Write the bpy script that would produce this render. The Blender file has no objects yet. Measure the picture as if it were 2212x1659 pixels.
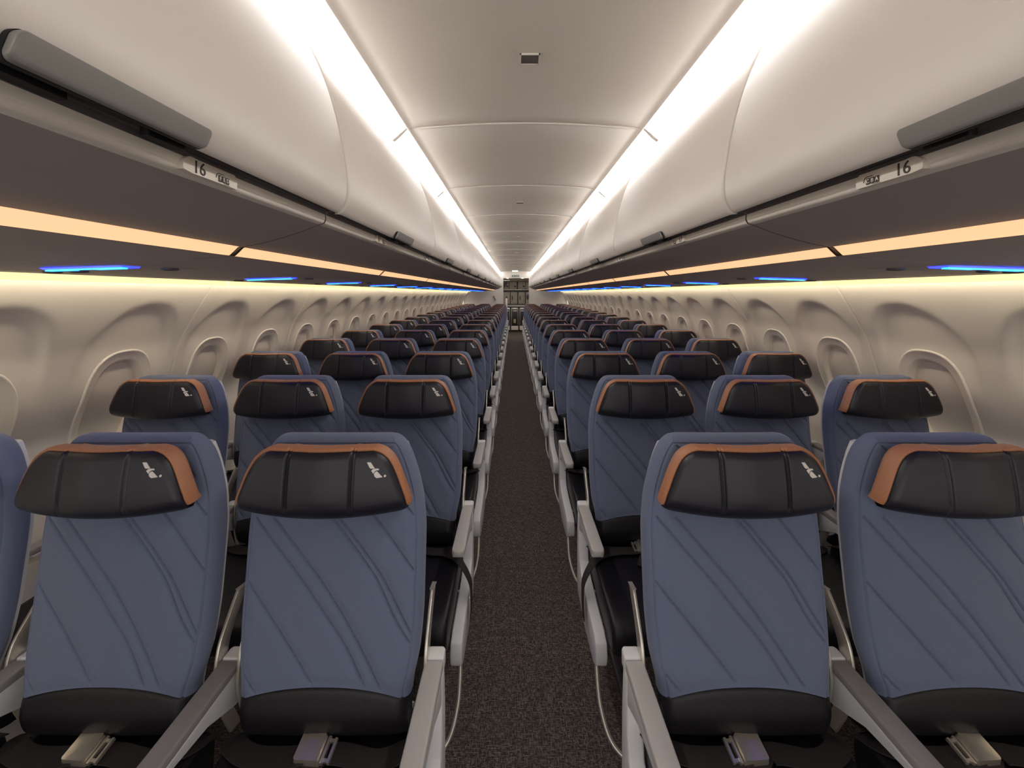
import bpy, bmesh, math, random
import numpy as np
from mathutils import Vector, Matrix

# ------------------------------------------------------------------ camera, world, exposure
SC = bpy.context.scene
COL = SC.collection
CAMZ = 1.55
cam_data = bpy.data.cameras.new('camera')
cam = bpy.data.objects.new('camera', cam_data)
COL.objects.link(cam)
cam.location = (-0.05, 0.0, CAMZ)
cam.rotation_euler = (math.radians(90), 0, 0)
cam_data.sensor_width = 36.0
cam_data.lens = 920.0 / 2212.0 * 36.0
cam_data.shift_x = -4.0 / 2212.0
cam_data.shift_y = -196.5 / 2212.0
cam_data.clip_start = 0.02
SC.camera = cam
world = bpy.data.worlds.new('world')
SC.world = world
world.use_nodes = True
world.node_tree.nodes['Background'].inputs[0].default_value = (1.0, 0.95, 0.90, 1)
world.node_tree.nodes['Background'].inputs[1].default_value = 0.62
SC.view_settings.view_transform = 'Standard'
SC.view_settings.look = 'None'
SC.view_settings.gamma = 1.0
SC.view_settings.use_curve_mapping = False
SC.view_settings.exposure = 1.0
SC.cycles.diffuse_bounces = 8
E_CEIL, E_ORANGE, E_WALL, E_FASC, E_BLUE = 16.5, 0.52, 10.5, 0.60, 3.6

# ------------------------------------------------------------------ materials
def lin(r, g, b):
    f = lambda c: (c / 255 / 12.92) if c / 255 <= 0.04045 else ((c / 255 + 0.055) / 1.055) ** 2.4
    return (f(r), f(g), f(b), 1.0)

def mat(name, rgb, rough=0.5, metal=0.0, spec=0.5, bump=None, vary=None, sheen=0.0):
    m = bpy.data.materials.new(name)
    m.use_nodes = True
    nt = m.node_tree
    b = nt.nodes['Principled BSDF']
    b.inputs['Base Color'].default_value = lin(*rgb)
    b.inputs['Roughness'].default_value = rough
    b.inputs['Metallic'].default_value = metal
    b.inputs['Specular IOR Level'].default_value = spec
    if sheen:
        b.inputs['Sheen Weight'].default_value = sheen
    tc = nt.nodes.new('ShaderNodeTexCoord')
    if bump:
        n = nt.nodes.new('ShaderNodeTexNoise')
        n.inputs['Scale'].default_value = bump[0]
        n.inputs['Detail'].default_value = 3
        bp = nt.nodes.new('ShaderNodeBump')
        bp.inputs['Strength'].default_value = bump[1]
        bp.inputs['Distance'].default_value = 0.002
        nt.links.new(tc.outputs['Object'], n.inputs['Vector'])
        nt.links.new(n.outputs['Fac'], bp.inputs['Height'])
        nt.links.new(bp.outputs['Normal'], b.inputs['Normal'])
    if vary:
        n2 = nt.nodes.new('ShaderNodeTexNoise')
        n2.inputs['Scale'].default_value = vary[0]
        n2.inputs['Detail'].default_value = 4
        rp = nt.nodes.new('ShaderNodeValToRGB')
        c = lin(*rgb)
        k = vary[1]
        rp.color_ramp.elements[0].position = 0.3
        rp.color_ramp.elements[1].position = 0.7
        rp.color_ramp.elements[0].color = (c[0] * (1 - k), c[1] * (1 - k), c[2] * (1 - k), 1)
        rp.color_ramp.elements[1].color = (c[0] * (1 + k), c[1] * (1 + k), c[2] * (1 + k), 1)
        nt.links.new(tc.outputs['Object'], n2.inputs['Vector'])
        nt.links.new(n2.outputs['Fac'], rp.inputs['Fac'])
        nt.links.new(rp.outputs['Color'], b.inputs['Base Color'])
    return m

def emit(name, rgb, strength):
    m = bpy.data.materials.new(name)
    m.use_nodes = True
    b = m.node_tree.nodes['Principled BSDF']
    b.inputs['Base Color'].default_value = (0.7, 0.7, 0.7, 1)
    b.inputs['Emission Color'].default_value = (*rgb, 1)
    b.inputs['Emission Strength'].default_value = strength
    return m

M = {
 'ceil': mat('ceiling panel', (214, 208, 200), 0.5, bump=(900, .08)),
 'bin': mat('bin white', (208, 200, 192), 0.42, bump=(900, .06)),
 'wall': mat('sidewall white', (236, 229, 219), 0.5, bump=(700, .06)),
 'shade': mat('window shade', (232, 224, 213), 0.5),
 'under': mat('bin underside', (168, 158, 155), 0.5, bump=(900, .06)),
 'rail': mat('rail', (236, 228, 218), 0.35),
 'dark': mat('dark recess', (34, 31, 33), 0.5),
 'strip': mat('grey strip', (84, 80, 80), 0.4),
 'black': mat('black', (9, 9, 11), 0.6),
 'handle': mat('handle metal grey', (142, 140, 136), 0.36, metal=0.2),
 'sign': mat('row sign plate', (214, 204, 190), 0.4),
 'ink': mat('sign ink', (52, 46, 42), 0.6),
 'blue': mat('seat fabric blue', (105, 114, 140), 0.78, spec=0.25, bump=(1500, .25), vary=(700, .10), sheen=0.15),
 'leather': mat('black leather', (28, 27, 38), 0.36, spec=0.5, bump=(650, .18)),
 'cush': mat('seat leather', (24, 22, 27), 0.42, spec=0.4, bump=(500, .2)),
 'tan': mat('tan leather', (174, 118, 84), 0.48, bump=(700, .3), vary=(350, .10)),
 'emblem': mat('emblem', (224, 218, 214), 0.45),
 'shell': mat('seat shell', (196, 196, 200), 0.4),
 'arm': mat('armrest body', (226, 226, 228), 0.38),
 'pad': mat('armrest pad', (152, 148, 147), 0.4, bump=(800, .15)),
 'pad_aisle': mat('aisle armrest top', (188, 185, 182), 0.4, bump=(800, .12)),
 'alu': mat('aluminium', (214, 207, 196), 0.3, metal=0.7),
 'belt': mat('belt webbing', (44, 39, 40), 0.7, bump=(900, .3)),
 'buckle': mat('buckle metal', (206, 198, 186), 0.3, metal=0.8),
 'frame': mat('seat frame', (70, 68, 70), 0.45),
 'gal': mat('galley panel', (168, 160, 150), 0.45),
 'galdark': mat('galley dark', (58, 54, 52), 0.5),
 'trolley': mat('trolley dark door', (44, 44, 46), 0.35),
 'steel': mat('steel', (176, 174, 170), 0.35, metal=0.7),
 'green': mat('sign green', (72, 96, 78), 0.5),
 'curtain': mat('curtain', (92, 84, 86), 0.8),
 'vent': mat('grille dark', (92, 86, 84), 0.6),
 'yellow': mat('placard yellow', (178, 172, 128), 0.6),
 'L_ceil': emit('ceiling light lens', (1.0, 0.965, 0.94), E_CEIL),
 'L_ceil_edge': emit('ceiling light lens edge', (1.0, 0.965, 0.94), E_CEIL * 0.045),
 'L_orange': emit('mood light lens', (1.0, 0.55, 0.26), E_ORANGE),
 'L_wall': emit('sidewall light lens', (1.0, 0.88, 0.66), E_WALL),
 'L_fascia': emit('sidewall light fascia', (1.0, 0.80, 0.37), E_FASC),
 'L_blue': emit('blue light lens', (0.0, 0.008, 1.0), E_BLUE),
 'L_cyan': emit('cyan light lens', (0.0, 0.30, 1.0), E_BLUE * 0.45),
 'L_gal': emit('galley light', (1.0, 0.95, 0.88), 30.0),
 'L_panel': emit('galley light panel', (1.0, 0.95, 0.88), 6.0),  # glow of the added galley fill, not a fitted lamp
 'L_aft': emit('aft ceiling lamp', (1.0, 0.95, 0.9), 2.0),
}

def carpet():
    m = bpy.data.materials.new('carpet')
    m.use_nodes = True
    nt = m.node_tree
    b = nt.nodes['Principled BSDF']
    b.inputs['Roughness'].default_value = 0.95
    b.inputs['Specular IOR Level'].default_value = 0.15
    tc = nt.nodes.new('ShaderNodeTexCoord')
    outs = []
    sep = nt.nodes.new('ShaderNodeSeparateXYZ')
    nt.links.new(tc.outputs['Object'], sep.inputs[0])
    def math_(op, a_, b_=None, c_=None):
        n = nt.nodes.new('ShaderNodeMath'); n.operation = op
        for i, v in enumerate((a_, b_, c_)):
            if v is None: continue
            if isinstance(v, (int, float)): n.inputs[i].default_value = v
            else: nt.links.new(v, n.inputs[i])
        return n.outputs[0]
    for ax, sc in (('Y', (52, 210, 1)), ('X', (210, 52, 1))):
        # thread rows 6 mm apart, broken into dashes by stretched noise
        row = math_('SINE', math_('MULTIPLY', sep.outputs[ax], 2 * math.pi / .0046))
        row = math_('MULTIPLY_ADD', row, 0.5, 0.5)
        mp = nt.nodes.new('ShaderNodeMapping')
        mp.inputs['Scale'].default_value = sc
        n = nt.nodes.new('ShaderNodeTexNoise')
        n.inputs['Scale'].default_value = 1.0
        n.inputs['Detail'].default_value = 3.0
        n.inputs['Roughness'].default_value = 0.65
        rp = nt.nodes.new('ShaderNodeValToRGB')
        rp.color_ramp.elements[0].position = 0.47
        rp.color_ramp.elements[1].position = 0.62
        nt.links.new(tc.outputs['Object'], mp.inputs['Vector'])
        nt.links.new(mp.outputs['Vector'], n.inputs['Vector'])
        nt.links.new(n.outputs['Fac'], rp.inputs['Fac'])
        outs.append(math_('MULTIPLY', rp.outputs['Color'], math_('POWER', row, 1.6)))
    mx = nt.nodes.new('ShaderNodeMix')
    mx.data_type = 'RGBA'
    mx.blend_type = 'LIGHTEN'
    mx.inputs[0].default_value = 1.0
    nt.links.new(outs[0], mx.inputs[6])
    nt.links.new(outs[1], mx.inputs[7])
    # broad blotches of darker and lighter yarn
    nb = nt.nodes.new('ShaderNodeTexNoise')
    nb.inputs['Scale'].default_value = 26
    nb.inputs['Detail'].default_value = 2
    nt.links.new(tc.outputs['Object'], nb.inputs['Vector'])
    mr = nt.nodes.new('ShaderNodeMapRange')
    mr.inputs[1].default_value = 0.35
    mr.inputs[2].default_value = 0.65
    mr.inputs[3].default_value = 0.6
    mr.inputs[4].default_value = 1.0
    nt.links.new(nb.outputs['Fac'], mr.inputs[0])
    mul = nt.nodes.new('ShaderNodeMath')
    mul.operation = 'MULTIPLY'
    nt.links.new(mx.outputs[2], mul.inputs[0])
    nt.links.new(mr.outputs[0], mul.inputs[1])
    rp = nt.nodes.new('ShaderNodeValToRGB')
    rp.color_ramp.elements[0].color = lin(66, 58, 54)
    rp.color_ramp.elements[1].color = lin(176, 164, 153)
    nt.links.new(mul.outputs[0], rp.inputs['Fac'])
    nt.links.new(rp.outputs['Color'], b.inputs['Base Color'])
    bp = nt.nodes.new('ShaderNodeBump')
    bp.inputs['Strength'].default_value = 0.5
    bp.inputs['Distance'].default_value = 0.003
    nt.links.new(mul.outputs[0], bp.inputs['Height'])
    nt.links.new(bp.outputs['Normal'], b.inputs['Normal'])
    return m
M['carpet'] = carpet()

# ------------------------------------------------------------------ mesh helpers
class MB:
    def __init__(s):
        s.v = []; s.f = []
    def add(s, vs, fs):
        o = len(s.v)
        s.v += [tuple(map(float, p)) for p in vs]
        s.f += [tuple(i + o for i in f) for f in fs]
        return s
    def grid(s, rows, closed=False):
        """rows: list of equally long point lists"""
        n = len(rows[0]); vs = [p for r in rows for p in r]; fs = []
        for i in range(len(rows) - 1):
            for j in range(n if closed else n - 1):
                k = (j + 1) % n
                fs.append((i * n + j, i * n + k, (i + 1) * n + k, (i + 1) * n + j))
        return s.add(vs, fs)
    def prism(s, poly, axis, a, b):
        """polygon of 2-D points extruded along axis 0/1/2 from a to b"""
        def pt(p, t):
            q = list(p); q.insert(axis, t); return q
        n = len(poly)
        vs = [pt(p, a) for p in poly] + [pt(p, b) for p in poly]
        fs = [tuple(range(n))[::-1], tuple(range(n, 2 * n))]
        fs += [(i, (i + 1) % n, n + (i + 1) % n, n + i) for i in range(n)]
        return s.add(vs, fs)
    def box(s, x0, x1, y0, y1, z0, z1):
        return s.prism([(x0, y0), (x1, y0), (x1, y1), (x0, y1)], 2, z0, z1)
    def tube(s, pts, r, n=10):
        pts = [Vector(p) for p in pts]; rows = []
        up = Vector((0.123, 0.31, 0.94)).normalized()
        for i, p in enumerate(pts):
            t = (pts[min(i + 1, len(pts) - 1)] - pts[max(i - 1, 0)]).normalized()
            a = t.cross(up)
            if a.length < 1e-3: a = t.cross(Vector((1, 0, 0)))
            a.normalize(); b = t.cross(a)
            rows.append([p + a * (r * math.cos(2 * math.pi * k / n)) + b * (r * math.sin(2 * math.pi * k / n)) for k in range(n)])
        o = len(s.v); s.grid(rows, True)
        m = len(rows)
        s.f.append(tuple(o + k for k in range(n))[::-1]); s.f.append(tuple(o + (m - 1) * n + k for k in range(n)))
        return s
    def build(s, name, m, parent=None, bevel=0.0, seg=2, angle=35):
        me = bpy.data.meshes.new(name)
        bm = bmesh.new()
        vs = [bm.verts.new(p) for p in s.v]
        for f in s.f:
            try: bm.faces.new([vs[i] for i in f])
            except ValueError: pass
        bmesh.ops.remove_doubles(bm, verts=bm.verts, dist=1e-6)
        if bevel:
            ed = [e for e in bm.edges if len(e.link_faces) == 2 and e.calc_face_angle(0) > 0.6]
            bmesh.ops.bevel(bm, geom=ed, offset=bevel, segments=seg, profile=0.5, affect='EDGES', clamp_overlap=True)
        bmesh.ops.recalc_face_normals(bm, faces=bm.faces)
        bm.to_mesh(me); bm.free()
        for p in me.polygons: p.use_smooth = True
        me.set_sharp_from_angle(angle=math.radians(angle))
        me.materials.append(m)
        o = bpy.data.objects.new(name, me)
        COL.objects.link(o)
        if parent: o.parent = parent
        return o

def tag(o, label=None, cat=None, group=None, kind=None):
    if label: o['label'] = label
    if cat: o['category'] = cat
    if group: o['group'] = group
    if kind: o['kind'] = kind
    return o

def thing(name, loc, label, cat, group=None):
    o = bpy.data.objects.new(name, None)
    o.empty_display_size = 0.1
    COL.objects.link(o); o.location = loc
    return tag(o, label, cat, group)

def dup(root, loc, label):
    """copy of a thing with copies of its parts and sub-parts (shared mesh data)"""
    r = root.copy(); COL.objects.link(r); r.location = loc; r['label'] = label
    for ch in list(root.children):
        c = ch.copy(); COL.objects.link(c); c.parent = r
        for g in list(ch.children):
            d = g.copy(); COL.objects.link(d); d.parent = c
    return r

def smooth(pts, n=4):
    """Catmull-Rom through points"""
    P = [Vector(p) for p in pts]; out = []
    for i in range(len(P) - 1):
        p0, p1, p2, p3 = P[max(i - 1, 0)], P[i], P[i + 1], P[min(i + 2, len(P) - 1)]
        for k in range(n):
            t = k / n
            out.append(0.5 * ((2 * p1) + (p2 - p0) * t + (2 * p0 - 5 * p1 + 4 * p2 - p3) * t * t + (3 * p1 - p0 - 3 * p2 + p3) * t ** 3))
    out.append(P[-1]); return out

def pchip(xs, ys):
    """smooth monotone interpolation, vectorised"""
    xs = np.array(xs, float); ys = np.array(ys, float)
    h = np.diff(xs); dl = np.diff(ys) / h
    m = np.zeros_like(xs); m[0] = dl[0]; m[-1] = dl[-1]
    for i in range(1, len(xs) - 1):
        m[i] = 0 if dl[i - 1] * dl[i] <= 0 else 2 * dl[i - 1] * dl[i] / (dl[i - 1] + dl[i])
    def f(x):
        x = np.clip(x, xs[0], xs[-1]); i = np.clip(np.searchsorted(xs, x) - 1, 0, len(xs) - 2)
        t = (x - xs[i]) / h[i]
        return ((2 * t ** 3 - 3 * t ** 2 + 1) * ys[i] + (t ** 3 - 2 * t ** 2 + t) * h[i] * m[i]
                + (-2 * t ** 3 + 3 * t ** 2) * ys[i + 1] + (t ** 3 - t ** 2) * h[i] * m[i + 1])
    return f

def sstep(a, b, x):
    t = np.clip((x - a) / (b - a), 0, 1); return t * t * (3 - 2 * t)

ORD = ['front', 'second', 'third', 'fourth', 'fifth', 'sixth', 'seventh', 'eighth', 'ninth', 'tenth', 'eleventh', 'twelfth',
       'thirteenth', 'fourteenth', 'fifteenth', 'sixteenth', 'seventeenth', 'last']
SIDE = {-1: 'FED', 1: 'CBA'}

PITCH = 0.762
BAY = 1.067
BIN0 = -0.097            # first bin seam
WALL0 = 1.03             # a sidewall panel seam
CEIL0 = 0.773            # a ceiling panel seam
NROW = 18
END = 14.3               # aft partition

# ------------------------------------------------------------------ setting: floor, sidewalls, ceiling, partition
MB().prism([(-1.95, -2.4), (1.95, -2.4), (1.95, 18.2), (-1.95, 18.2)], 2, -0.05, 0.0).build('floor', M['carpet']).__setitem__('kind', 'structure')
tag(MB().box(-0.30, 0.30, 5.565, 5.577, 0.0, 0.002).build('trim_1', M['dark']), kind='structure')

wallX = pchip([0.25, 0.55, 0.90, 1.15, 1.313, 1.403, 1.505, 1.61, 1.70], [1.70, 1.815, 1.812, 1.742, 1.696, 1.648, 1.587, 1.521, 1.478])

def wall_depth(d, Z):
    """outward displacement of the sidewall: scalloped window recesses and panel edges"""
    a = (d - WALL0) % (BAY / 2) - BAY / 4
    Y = Z - CAMZ
    hw = 0.216
    r = np.where(Y > -0.30, np.sqrt(np.abs(a / hw) ** 2.2 + np.abs((Y + 0.30) / 0.255) ** 2.2), np.abs(a / hw) ** 1.1)
    ins = sstep(1.03, 0.83, r)
    fade = sstep(-0.44, -0.10, Y)
    dep = 0.026 * ins * fade
    e = np.abs((d - WALL0 + BAY / 2) % BAY - BAY / 2)
    dep = dep + 0.010 * np.clip(1 - e / 0.009, 0, 1) ** 2
    return dep

def wall_pt(s, d, Z):
    X = wallX(Z) + wall_depth(d, Z)
    return X * s

WR_W, WR_H, WC = 0.158, 0.238, 1.063      # window bezel half width, half height, centre height
def win_r(a, Z):
    return (np.abs(a / WR_W) ** 2.6 + np.abs((Z - WC) / WR_H) ** 2.6) ** (1 / 2.6)

for s in (-1, 1):
    ds = []
    k = -3
    while WALL0 + k * BAY < END - 0.01:
        b0 = WALL0 + k * BAY
        step = 0.0125 if k < 4 else 0.024
        loc = list(np.arange(0.02, BAY - 0.015, step))
        loc = [0.0, 0.003, 0.006, 0.009, 0.013] + loc + [BAY - 0.013, BAY - 0.009, BAY - 0.006, BAY - 0.003]
        ds += [b0 + t for t in loc if b0 + t < END]
        k += 1
    ds.append(END)
    zs = np.concatenate([np.arange(0.0, 0.8, 0.1), np.arange(0.8, 1.64, 0.0125), [1.64, 1.67, 1.70]])
    D, Z = np.meshgrid(np.array(ds), zs)
    a = (D - WALL0) % (BAY / 2) - BAY / 4
    r = win_r(a, Z)
    inside = r < 0.86
    k = np.where((r >= 0.86) & (r < 1.045), 1.0 / np.maximum(r, .01), 1.0)
    D = D + a * (k - 1); Z = WC + (Z - WC) * k
    X = wall_pt(s, D, Z)
    mb = MB()
    mb.v = [tuple(p) for p in np.stack([X, D, Z], -1).reshape(-1, 3).tolist()]
    ny, nx = D.shape
    for i in range(ny - 1):
        for j in range(nx - 1):
            if inside[i, j] or inside[i, j + 1] or inside[i + 1, j] or inside[i + 1, j + 1]: continue
            mb.f.append((i * nx + j, i * nx + j + 1, (i + 1) * nx + j + 1, (i + 1) * nx + j))
    used = sorted({i for f in mb.f for i in f}); remap = {o: n for n, o in enumerate(used)}
    mb.v = [mb.v[i] for i in used]; mb.f = [tuple(remap[i] for i in f) for f in mb.f]
    tag(mb.build('wall_left' if s < 0 else 'wall_right', M['wall'], angle=60), kind='structure')

# windows: bezel ring, tunnel and closed shade, every one built on the wall's own curve
def window(n, s, d0, res):
    root = bpy.data.objects.new('window_%d' % n, None); COL.objects.link(root)
    root.location = (s * float(wallX(WC)), d0, WC); tag(root, kind='structure')
    ox = s * float(wallX(WC))
    N = res
    def ring(w, h, dep, e=2.6):
        row = []
        for k in range(N):
            t = 2 * math.pi * k / N
            c, sn = math.cos(t), math.sin(t)
            a = w * math.copysign(abs(c) ** (2 / e), c); z = h * math.copysign(abs(sn) ** (2 / e), sn)
            Zz = np.array(WC + z); dd = np.array(d0 + a)
            x = float(wallX(Zz) + wall_depth(dd, Zz)) + dep
            row.append((s * x - ox, a, z))
        return row
    rows = [ring(WR_W + .007, WR_H + .007, .002), ring(WR_W + .005, WR_H + .005, -.0010), ring(WR_W + .002, WR_H + .002, -.0040), ring(WR_W - .002, WR_H - .002, -.0050), ring(WR_W - .0045, WR_H - .0045, -.0030), ring(WR_W - .007, WR_H - .007, 0.0),
            ring(.128, .204, .004), ring(.121, .197, .008), ring(.116, .192, .016), ring(.112, .188, .034)]
    MB().grid(rows, True).build('window_frame', M['wall'], root, angle=50)
    sh = MB(); r0 = ring(.113, .189, .032)
    rows2 = [r0, ring(.09, .165, .030), ring(.05, .10, .028)]
    o = len(rows2) * N
    sh.grid(rows2, True); sh.v.append((s * (float(wallX(WC)) + float(wall_depth(np.array(d0), np.array(WC))) + .028) - ox, 0, 0))
    sh.f += [((len(rows2) - 1) * N + k, (len(rows2) - 1) * N + (k + 1) % N, o) for k in range(N)]
    sh.build('window_shade', M['shade'], root, angle=50)
n = 1
for s in (-1, 1):
    for k in range(-1, 24):
        d0 = WALL0 + BAY / 4 + k * BAY / 2
        if d0 < 0.6 or d0 > END - 0.3: continue
        window(n, s, d0, 72 if d0 < 5 else 32); n += 1

# ceiling with panel joints
mb = MB(); cols = []
kk = -3
ds = []
while CEIL0 + kk * BAY < END:
    b = CEIL0 + kk * BAY
    for t, dz in ((0.0, .012), (.003, .006), (.006, -.003), (.014, -.004), (.022, 0), (.3, 0), (.7, 0), (BAY - .012, 0), (BAY - .004, .003)):
        if b + t < END: ds.append((b + t, dz))
    kk += 1
ds.append((END, 0))
prof = [(.512, .708), (.507, .7045), (.503, .705), (.497, .7105)] + [(x, .737 - .026 * (x / .497) ** 2) for x in (.47, .42, .36, .29, .22, .15, .08, 0)]
prof = prof + [(-x, y) for x, y in prof[:-1][::-1]]
mb.grid([[(x, d, CAMZ + y + (dz if abs(x) < .48 else 0)) for x, y in prof] for d, dz in ds])
tag(mb.build('ceiling', M['ceil'], angle=50), kind='structure')
# closed crown over the bins; forward end left open so world light fills the cabin
tag(MB().grid([[(-1.478, d, 1.70), (-1.2, d, 2.20), (-.7, d, 2.42), (0, d, 2.45), (.7, d, 2.42), (1.2, d, 2.20), (1.478, d, 1.70)] for d in (-2.2, END)]).build('trim_2', M['strip']), kind='structure')

# ceiling light strips, one section per ceiling panel on each side
lens = [(.5705, .6570), (.560, .6650), (.547, .6765), (.531, .6915)]
lens2 = [(.531, .6915), (.522, .6998), (.513, .7085)]
proto = {}
for s in (-1, 1):
    i = 0
    k = -2
    while CEIL0 + k * BAY < END - .2:
        d0 = CEIL0 + k * BAY + .012; d1 = min(CEIL0 + (k + 1) * BAY - .012, END)
        vis = k >= 0 or d1 > 0.5
        t = thing('ceiling_light', (s * .53, d0, CAMZ + .68), '', 'ceiling light', 'ceiling light strips')
        i += 1
        t['label'] = 'white ceiling light strip above the %s side bins, %s section from the front' % (SIDE[s], ORD[i - 1] if i < 18 else 'last')
        key = (s, round(d1 - d0, 3))
        if key in proto:
            for ch in proto[key].children:
                c = ch.copy(); COL.objects.link(c); c.parent = t
        else:
            P = lambda x, y, d: (s * x - s * .53, d, y - .68)
            MB().grid([[P(x, y, d) for x, y in lens] for d in (0, d1 - d0)]).build('outer_diffuser', M['L_ceil_edge'], t)
            MB().grid([[P(x, y, d) for x, y in lens2] for d in (0, d1 - d0)]).build('diffuser', M['L_ceil'], t)
            for e0, e1 in ((-.012, -.0005), (d1 - d0 + .0005, d1 - d0 + .0115)):
                MB().prism([(s * x - s * .53, y - .68) for x, y in [(.5705, .656), (.552, .671), (.513, .7075), (.513, .722), (.552, .684), (.5705, .670)]], 1, e0, e1).build('end_cap', M['ceil'], t)
            proto[key] = t
        k += 1

# aft partition with the way through to the galley
yb = END
mb = MB()
hdr = [(x, CAMZ + .70 - .03 * (x / .5) ** 2) for x in np.linspace(-.62, .62, 13)]
mb.prism([(-1.9, 0), (-.41, 0), (-.41, 1.55 + .50), (-1.9, 1.55 + .50)], 1, yb, yb + .06)
mb.prism([(.46, 0), (1.9, 0), (1.9, 1.55 + .50), (.46, 1.55 + .50)], 1, yb, yb + .06)
mb.prism([(-1.9, CAMZ + .50), (1.9, CAMZ + .50), (1.9, 2.5), (-1.9, 2.5)], 1, yb, yb + .06)
tag(mb.build('wall_back', M['wall']), kind='structure')
for q, (x0, x1) in enumerate(((-.418, -.405), (.455, .468))):
    tag(MB().box(x0, x1, yb - .012, yb + .07, 0, CAMZ + .50).build('trim_%d' % (3 + q), M['rail']), kind='structure')
tag(MB().box(-2, 2, 18.15, 18.2, 0, 2.5).build('wall_aft', M['gal']), kind='structure')
tag(MB().box(-1.9, 1.9, END + .06, 18.2, CAMZ + .56, CAMZ + .60).build('ceiling_aft', M['ceil']), kind='structure')
for s in (-1, 1):
    tag(MB().box(s * 1.0, s * 1.05, END + .06, 18.2, 0, 2.2).build('wall_aft_side', M['wall']), kind='structure')

# ------------------------------------------------------------------ overhead bins
door = smooth([(.580, .664, 0), (.570, .6575, 0), (.562, .646, 0), (.530, .592, 0), (.498, .530, 0), (.470, .46, 0), (.445, .37, 0), (.430, .285, 0), (.4265, .24, 0), (.430, .21, 0), (.441, .187, 0), (.449, .180, 0)], 3)
door = [(p[0], p[1]) for p in door]
W = BAY
def rrect(w, h, r, n=5):
    out = []
    for cx, cy, a0 in ((w - r, h - r, 0), (-w + r, h - r, 90), (-w + r, -h + r, 180), (w - r, -h + r, 270)):
        for k in range(n + 1):
            t = math.radians(a0 + 90 * k / n); out.append((cx + r * math.cos(t), cy + r * math.sin(t)))
    return out

def make_bin(s):
    t = thing('overhead_bin', (0, 0, CAMZ), '', 'overhead bin', 'overhead bins on the %s side' % SIDE[s])
    g = .0025
    # door skin with softly rounded ends
    rows = []
    for d, inn in ((g, .010), (g + .001, .004), (g + .004, .001), (g + .009, 0), (W / 2, 0), (W - g - .009, 0), (W - g - .004, .001), (W - g - .001, .004), (W - g, .010)):
        rows.append([(s * (x + inn), d, y) for x, y in door])
    dr = MB().grid(rows).build('bin_door', M['bin'], t, angle=50)
    # carcass behind
    MB().grid([[(s * x, d, y) for x, y in [(.582, .66), (.55, .55), (.50, .42), (.462, .30), (.456, .20)]] for d in (0, W)]).build('carcass', M['dark'], t)
    # latch channel between door and lower rail
    MB().grid([[(s * x, d, y) for x, y in [(.449, .181), (.452, .186), (.456, .184), (.459, .190), (.466, .189), (.468, .184), (.476, .184), (.478, .178)]] for d in (.004, W - .004)]).build('latch_channel', M['strip'], t)
    for c in (W / 2 - .075, W / 2 + .065):
        lc = MB(); lc.prism(rrect(.028, .0055, .003), 2, .176, .188)
        nv = len(rrect(.028, .0055, .003)) * 2
        lc.v[-nv:] = [(s * (.462 + v[1]), c + v[0], v[2]) for v in lc.v[-nv:]]
        lc.build('latch', M['black'], t)
    # lower rail
    rl = smooth([(.479, .178, 0), (.4785, .168, 0), (.479, .1660, 0), (.4795, .1650, 0), (.480, .1650, 0), (.4805, .1625, 0), (.4845, .1580, 0), (.494, .1555, 0)], 3)
    MB().grid([[(s * p[0], d, p[1]) for p in rl] for d in (.003, W - .003)]).build('lower_rail', M['rail'], t)
    # underside, mood light, service panel
    un = smooth([(.494, .1555, 0), (.53, .141, 0), (.58, .125, 0), (.63, .112, 0), (.668, .1045, 0)], 3)
    MB().grid([[(s * p[0], d, p[1]) for p in un] for d in (.002, W - .002)]).build('underside', M['under'], t)
    ml = MB().grid([[(s * x, d, y) for x, y in [(.668, .1050), (.672, .1035), (.680, .0955), (.690, .0860), (.693, .0845)]] for d in (.010, W - .010)]).build('mood_light', M['L_orange'], t)
    MB().grid([[(s * x, d, y) for x, y in [(.670, .112), (.678, .108), (.698, .090), (.700, .086)]] for d in (.001, .016)]).build('light_divider', M['dark'], t)
    lp = smooth([(.691, .0845, 0), (.70, .0835, 0), (.80, .076, 0), (.914, .0690, 0), (1.10, .0620, 0), (1.30, .0585, 0), (1.452, .0580, 0), (1.458, .062, 0)], 3)
    MB().grid([[(s * p[0], d, p[1]) for p in lp] for d in (.0015, W - .0015)]).build('lower_panel', M['under'], t)
    # pull handle on the lower edge of the door
    dc = .521
    out = rrect(.104, .0120, .007, 6)
    def hp(p, off, sc=1.0, dz=0):
        y = p[1] * sc
        return (s * (.4312 - y * .42 - off), dc + p[0] * (1 - (1 - sc) * .11), .1889 + y)
    h = MB()
    nO = len(out)
    h.grid([[hp(p, -.004) for p in out], [hp(p, .0015) for p in out], [hp(p, .0038, .98) for p in out], [hp(p, .0048, .93) for p in out], [hp(p, .0052, .6) for p in out], [hp(p, .0052, .05) for p in out]], True)
    h.f.append(tuple(range(5 * nO, 6 * nO)))
    hd = h.build('handle', M['handle'], dr, angle=50)
    out2 = rrect(.1048, .0128, .0078, 6)
    h2 = MB(); h2.grid([[hp(p, -.006) for p in out2], [hp(p, -.001) for p in out2], [hp(p, -.001, .6) for p in out2]], True)
    h2.f.append(tuple(range(2 * nO, 3 * nO)))
    h2.build('handle_recess', M['black'], dr, angle=50)
    return t
NB = 14
for s in (-1, 1):
    b0 = make_bin(s)
    for k in range(NB):
        y = BIN0 + k * BAY
        if k == 0: lab = 'closed white overhead bin directly above the sign reading 16 %s, first of its row' % SIDE[s]
        else: lab = 'closed white overhead bin above the %s side, %s from the front of the row' % (SIDE[s], ORD[k] if k < NB - 1 else 'last')
        y_ = y
        if k == 0: b0.location = (0, y_, CAMZ); b0['label'] = lab
        elif y + BAY <= END + .02: dup(b0, (0, y_, CAMZ), lab)

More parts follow.
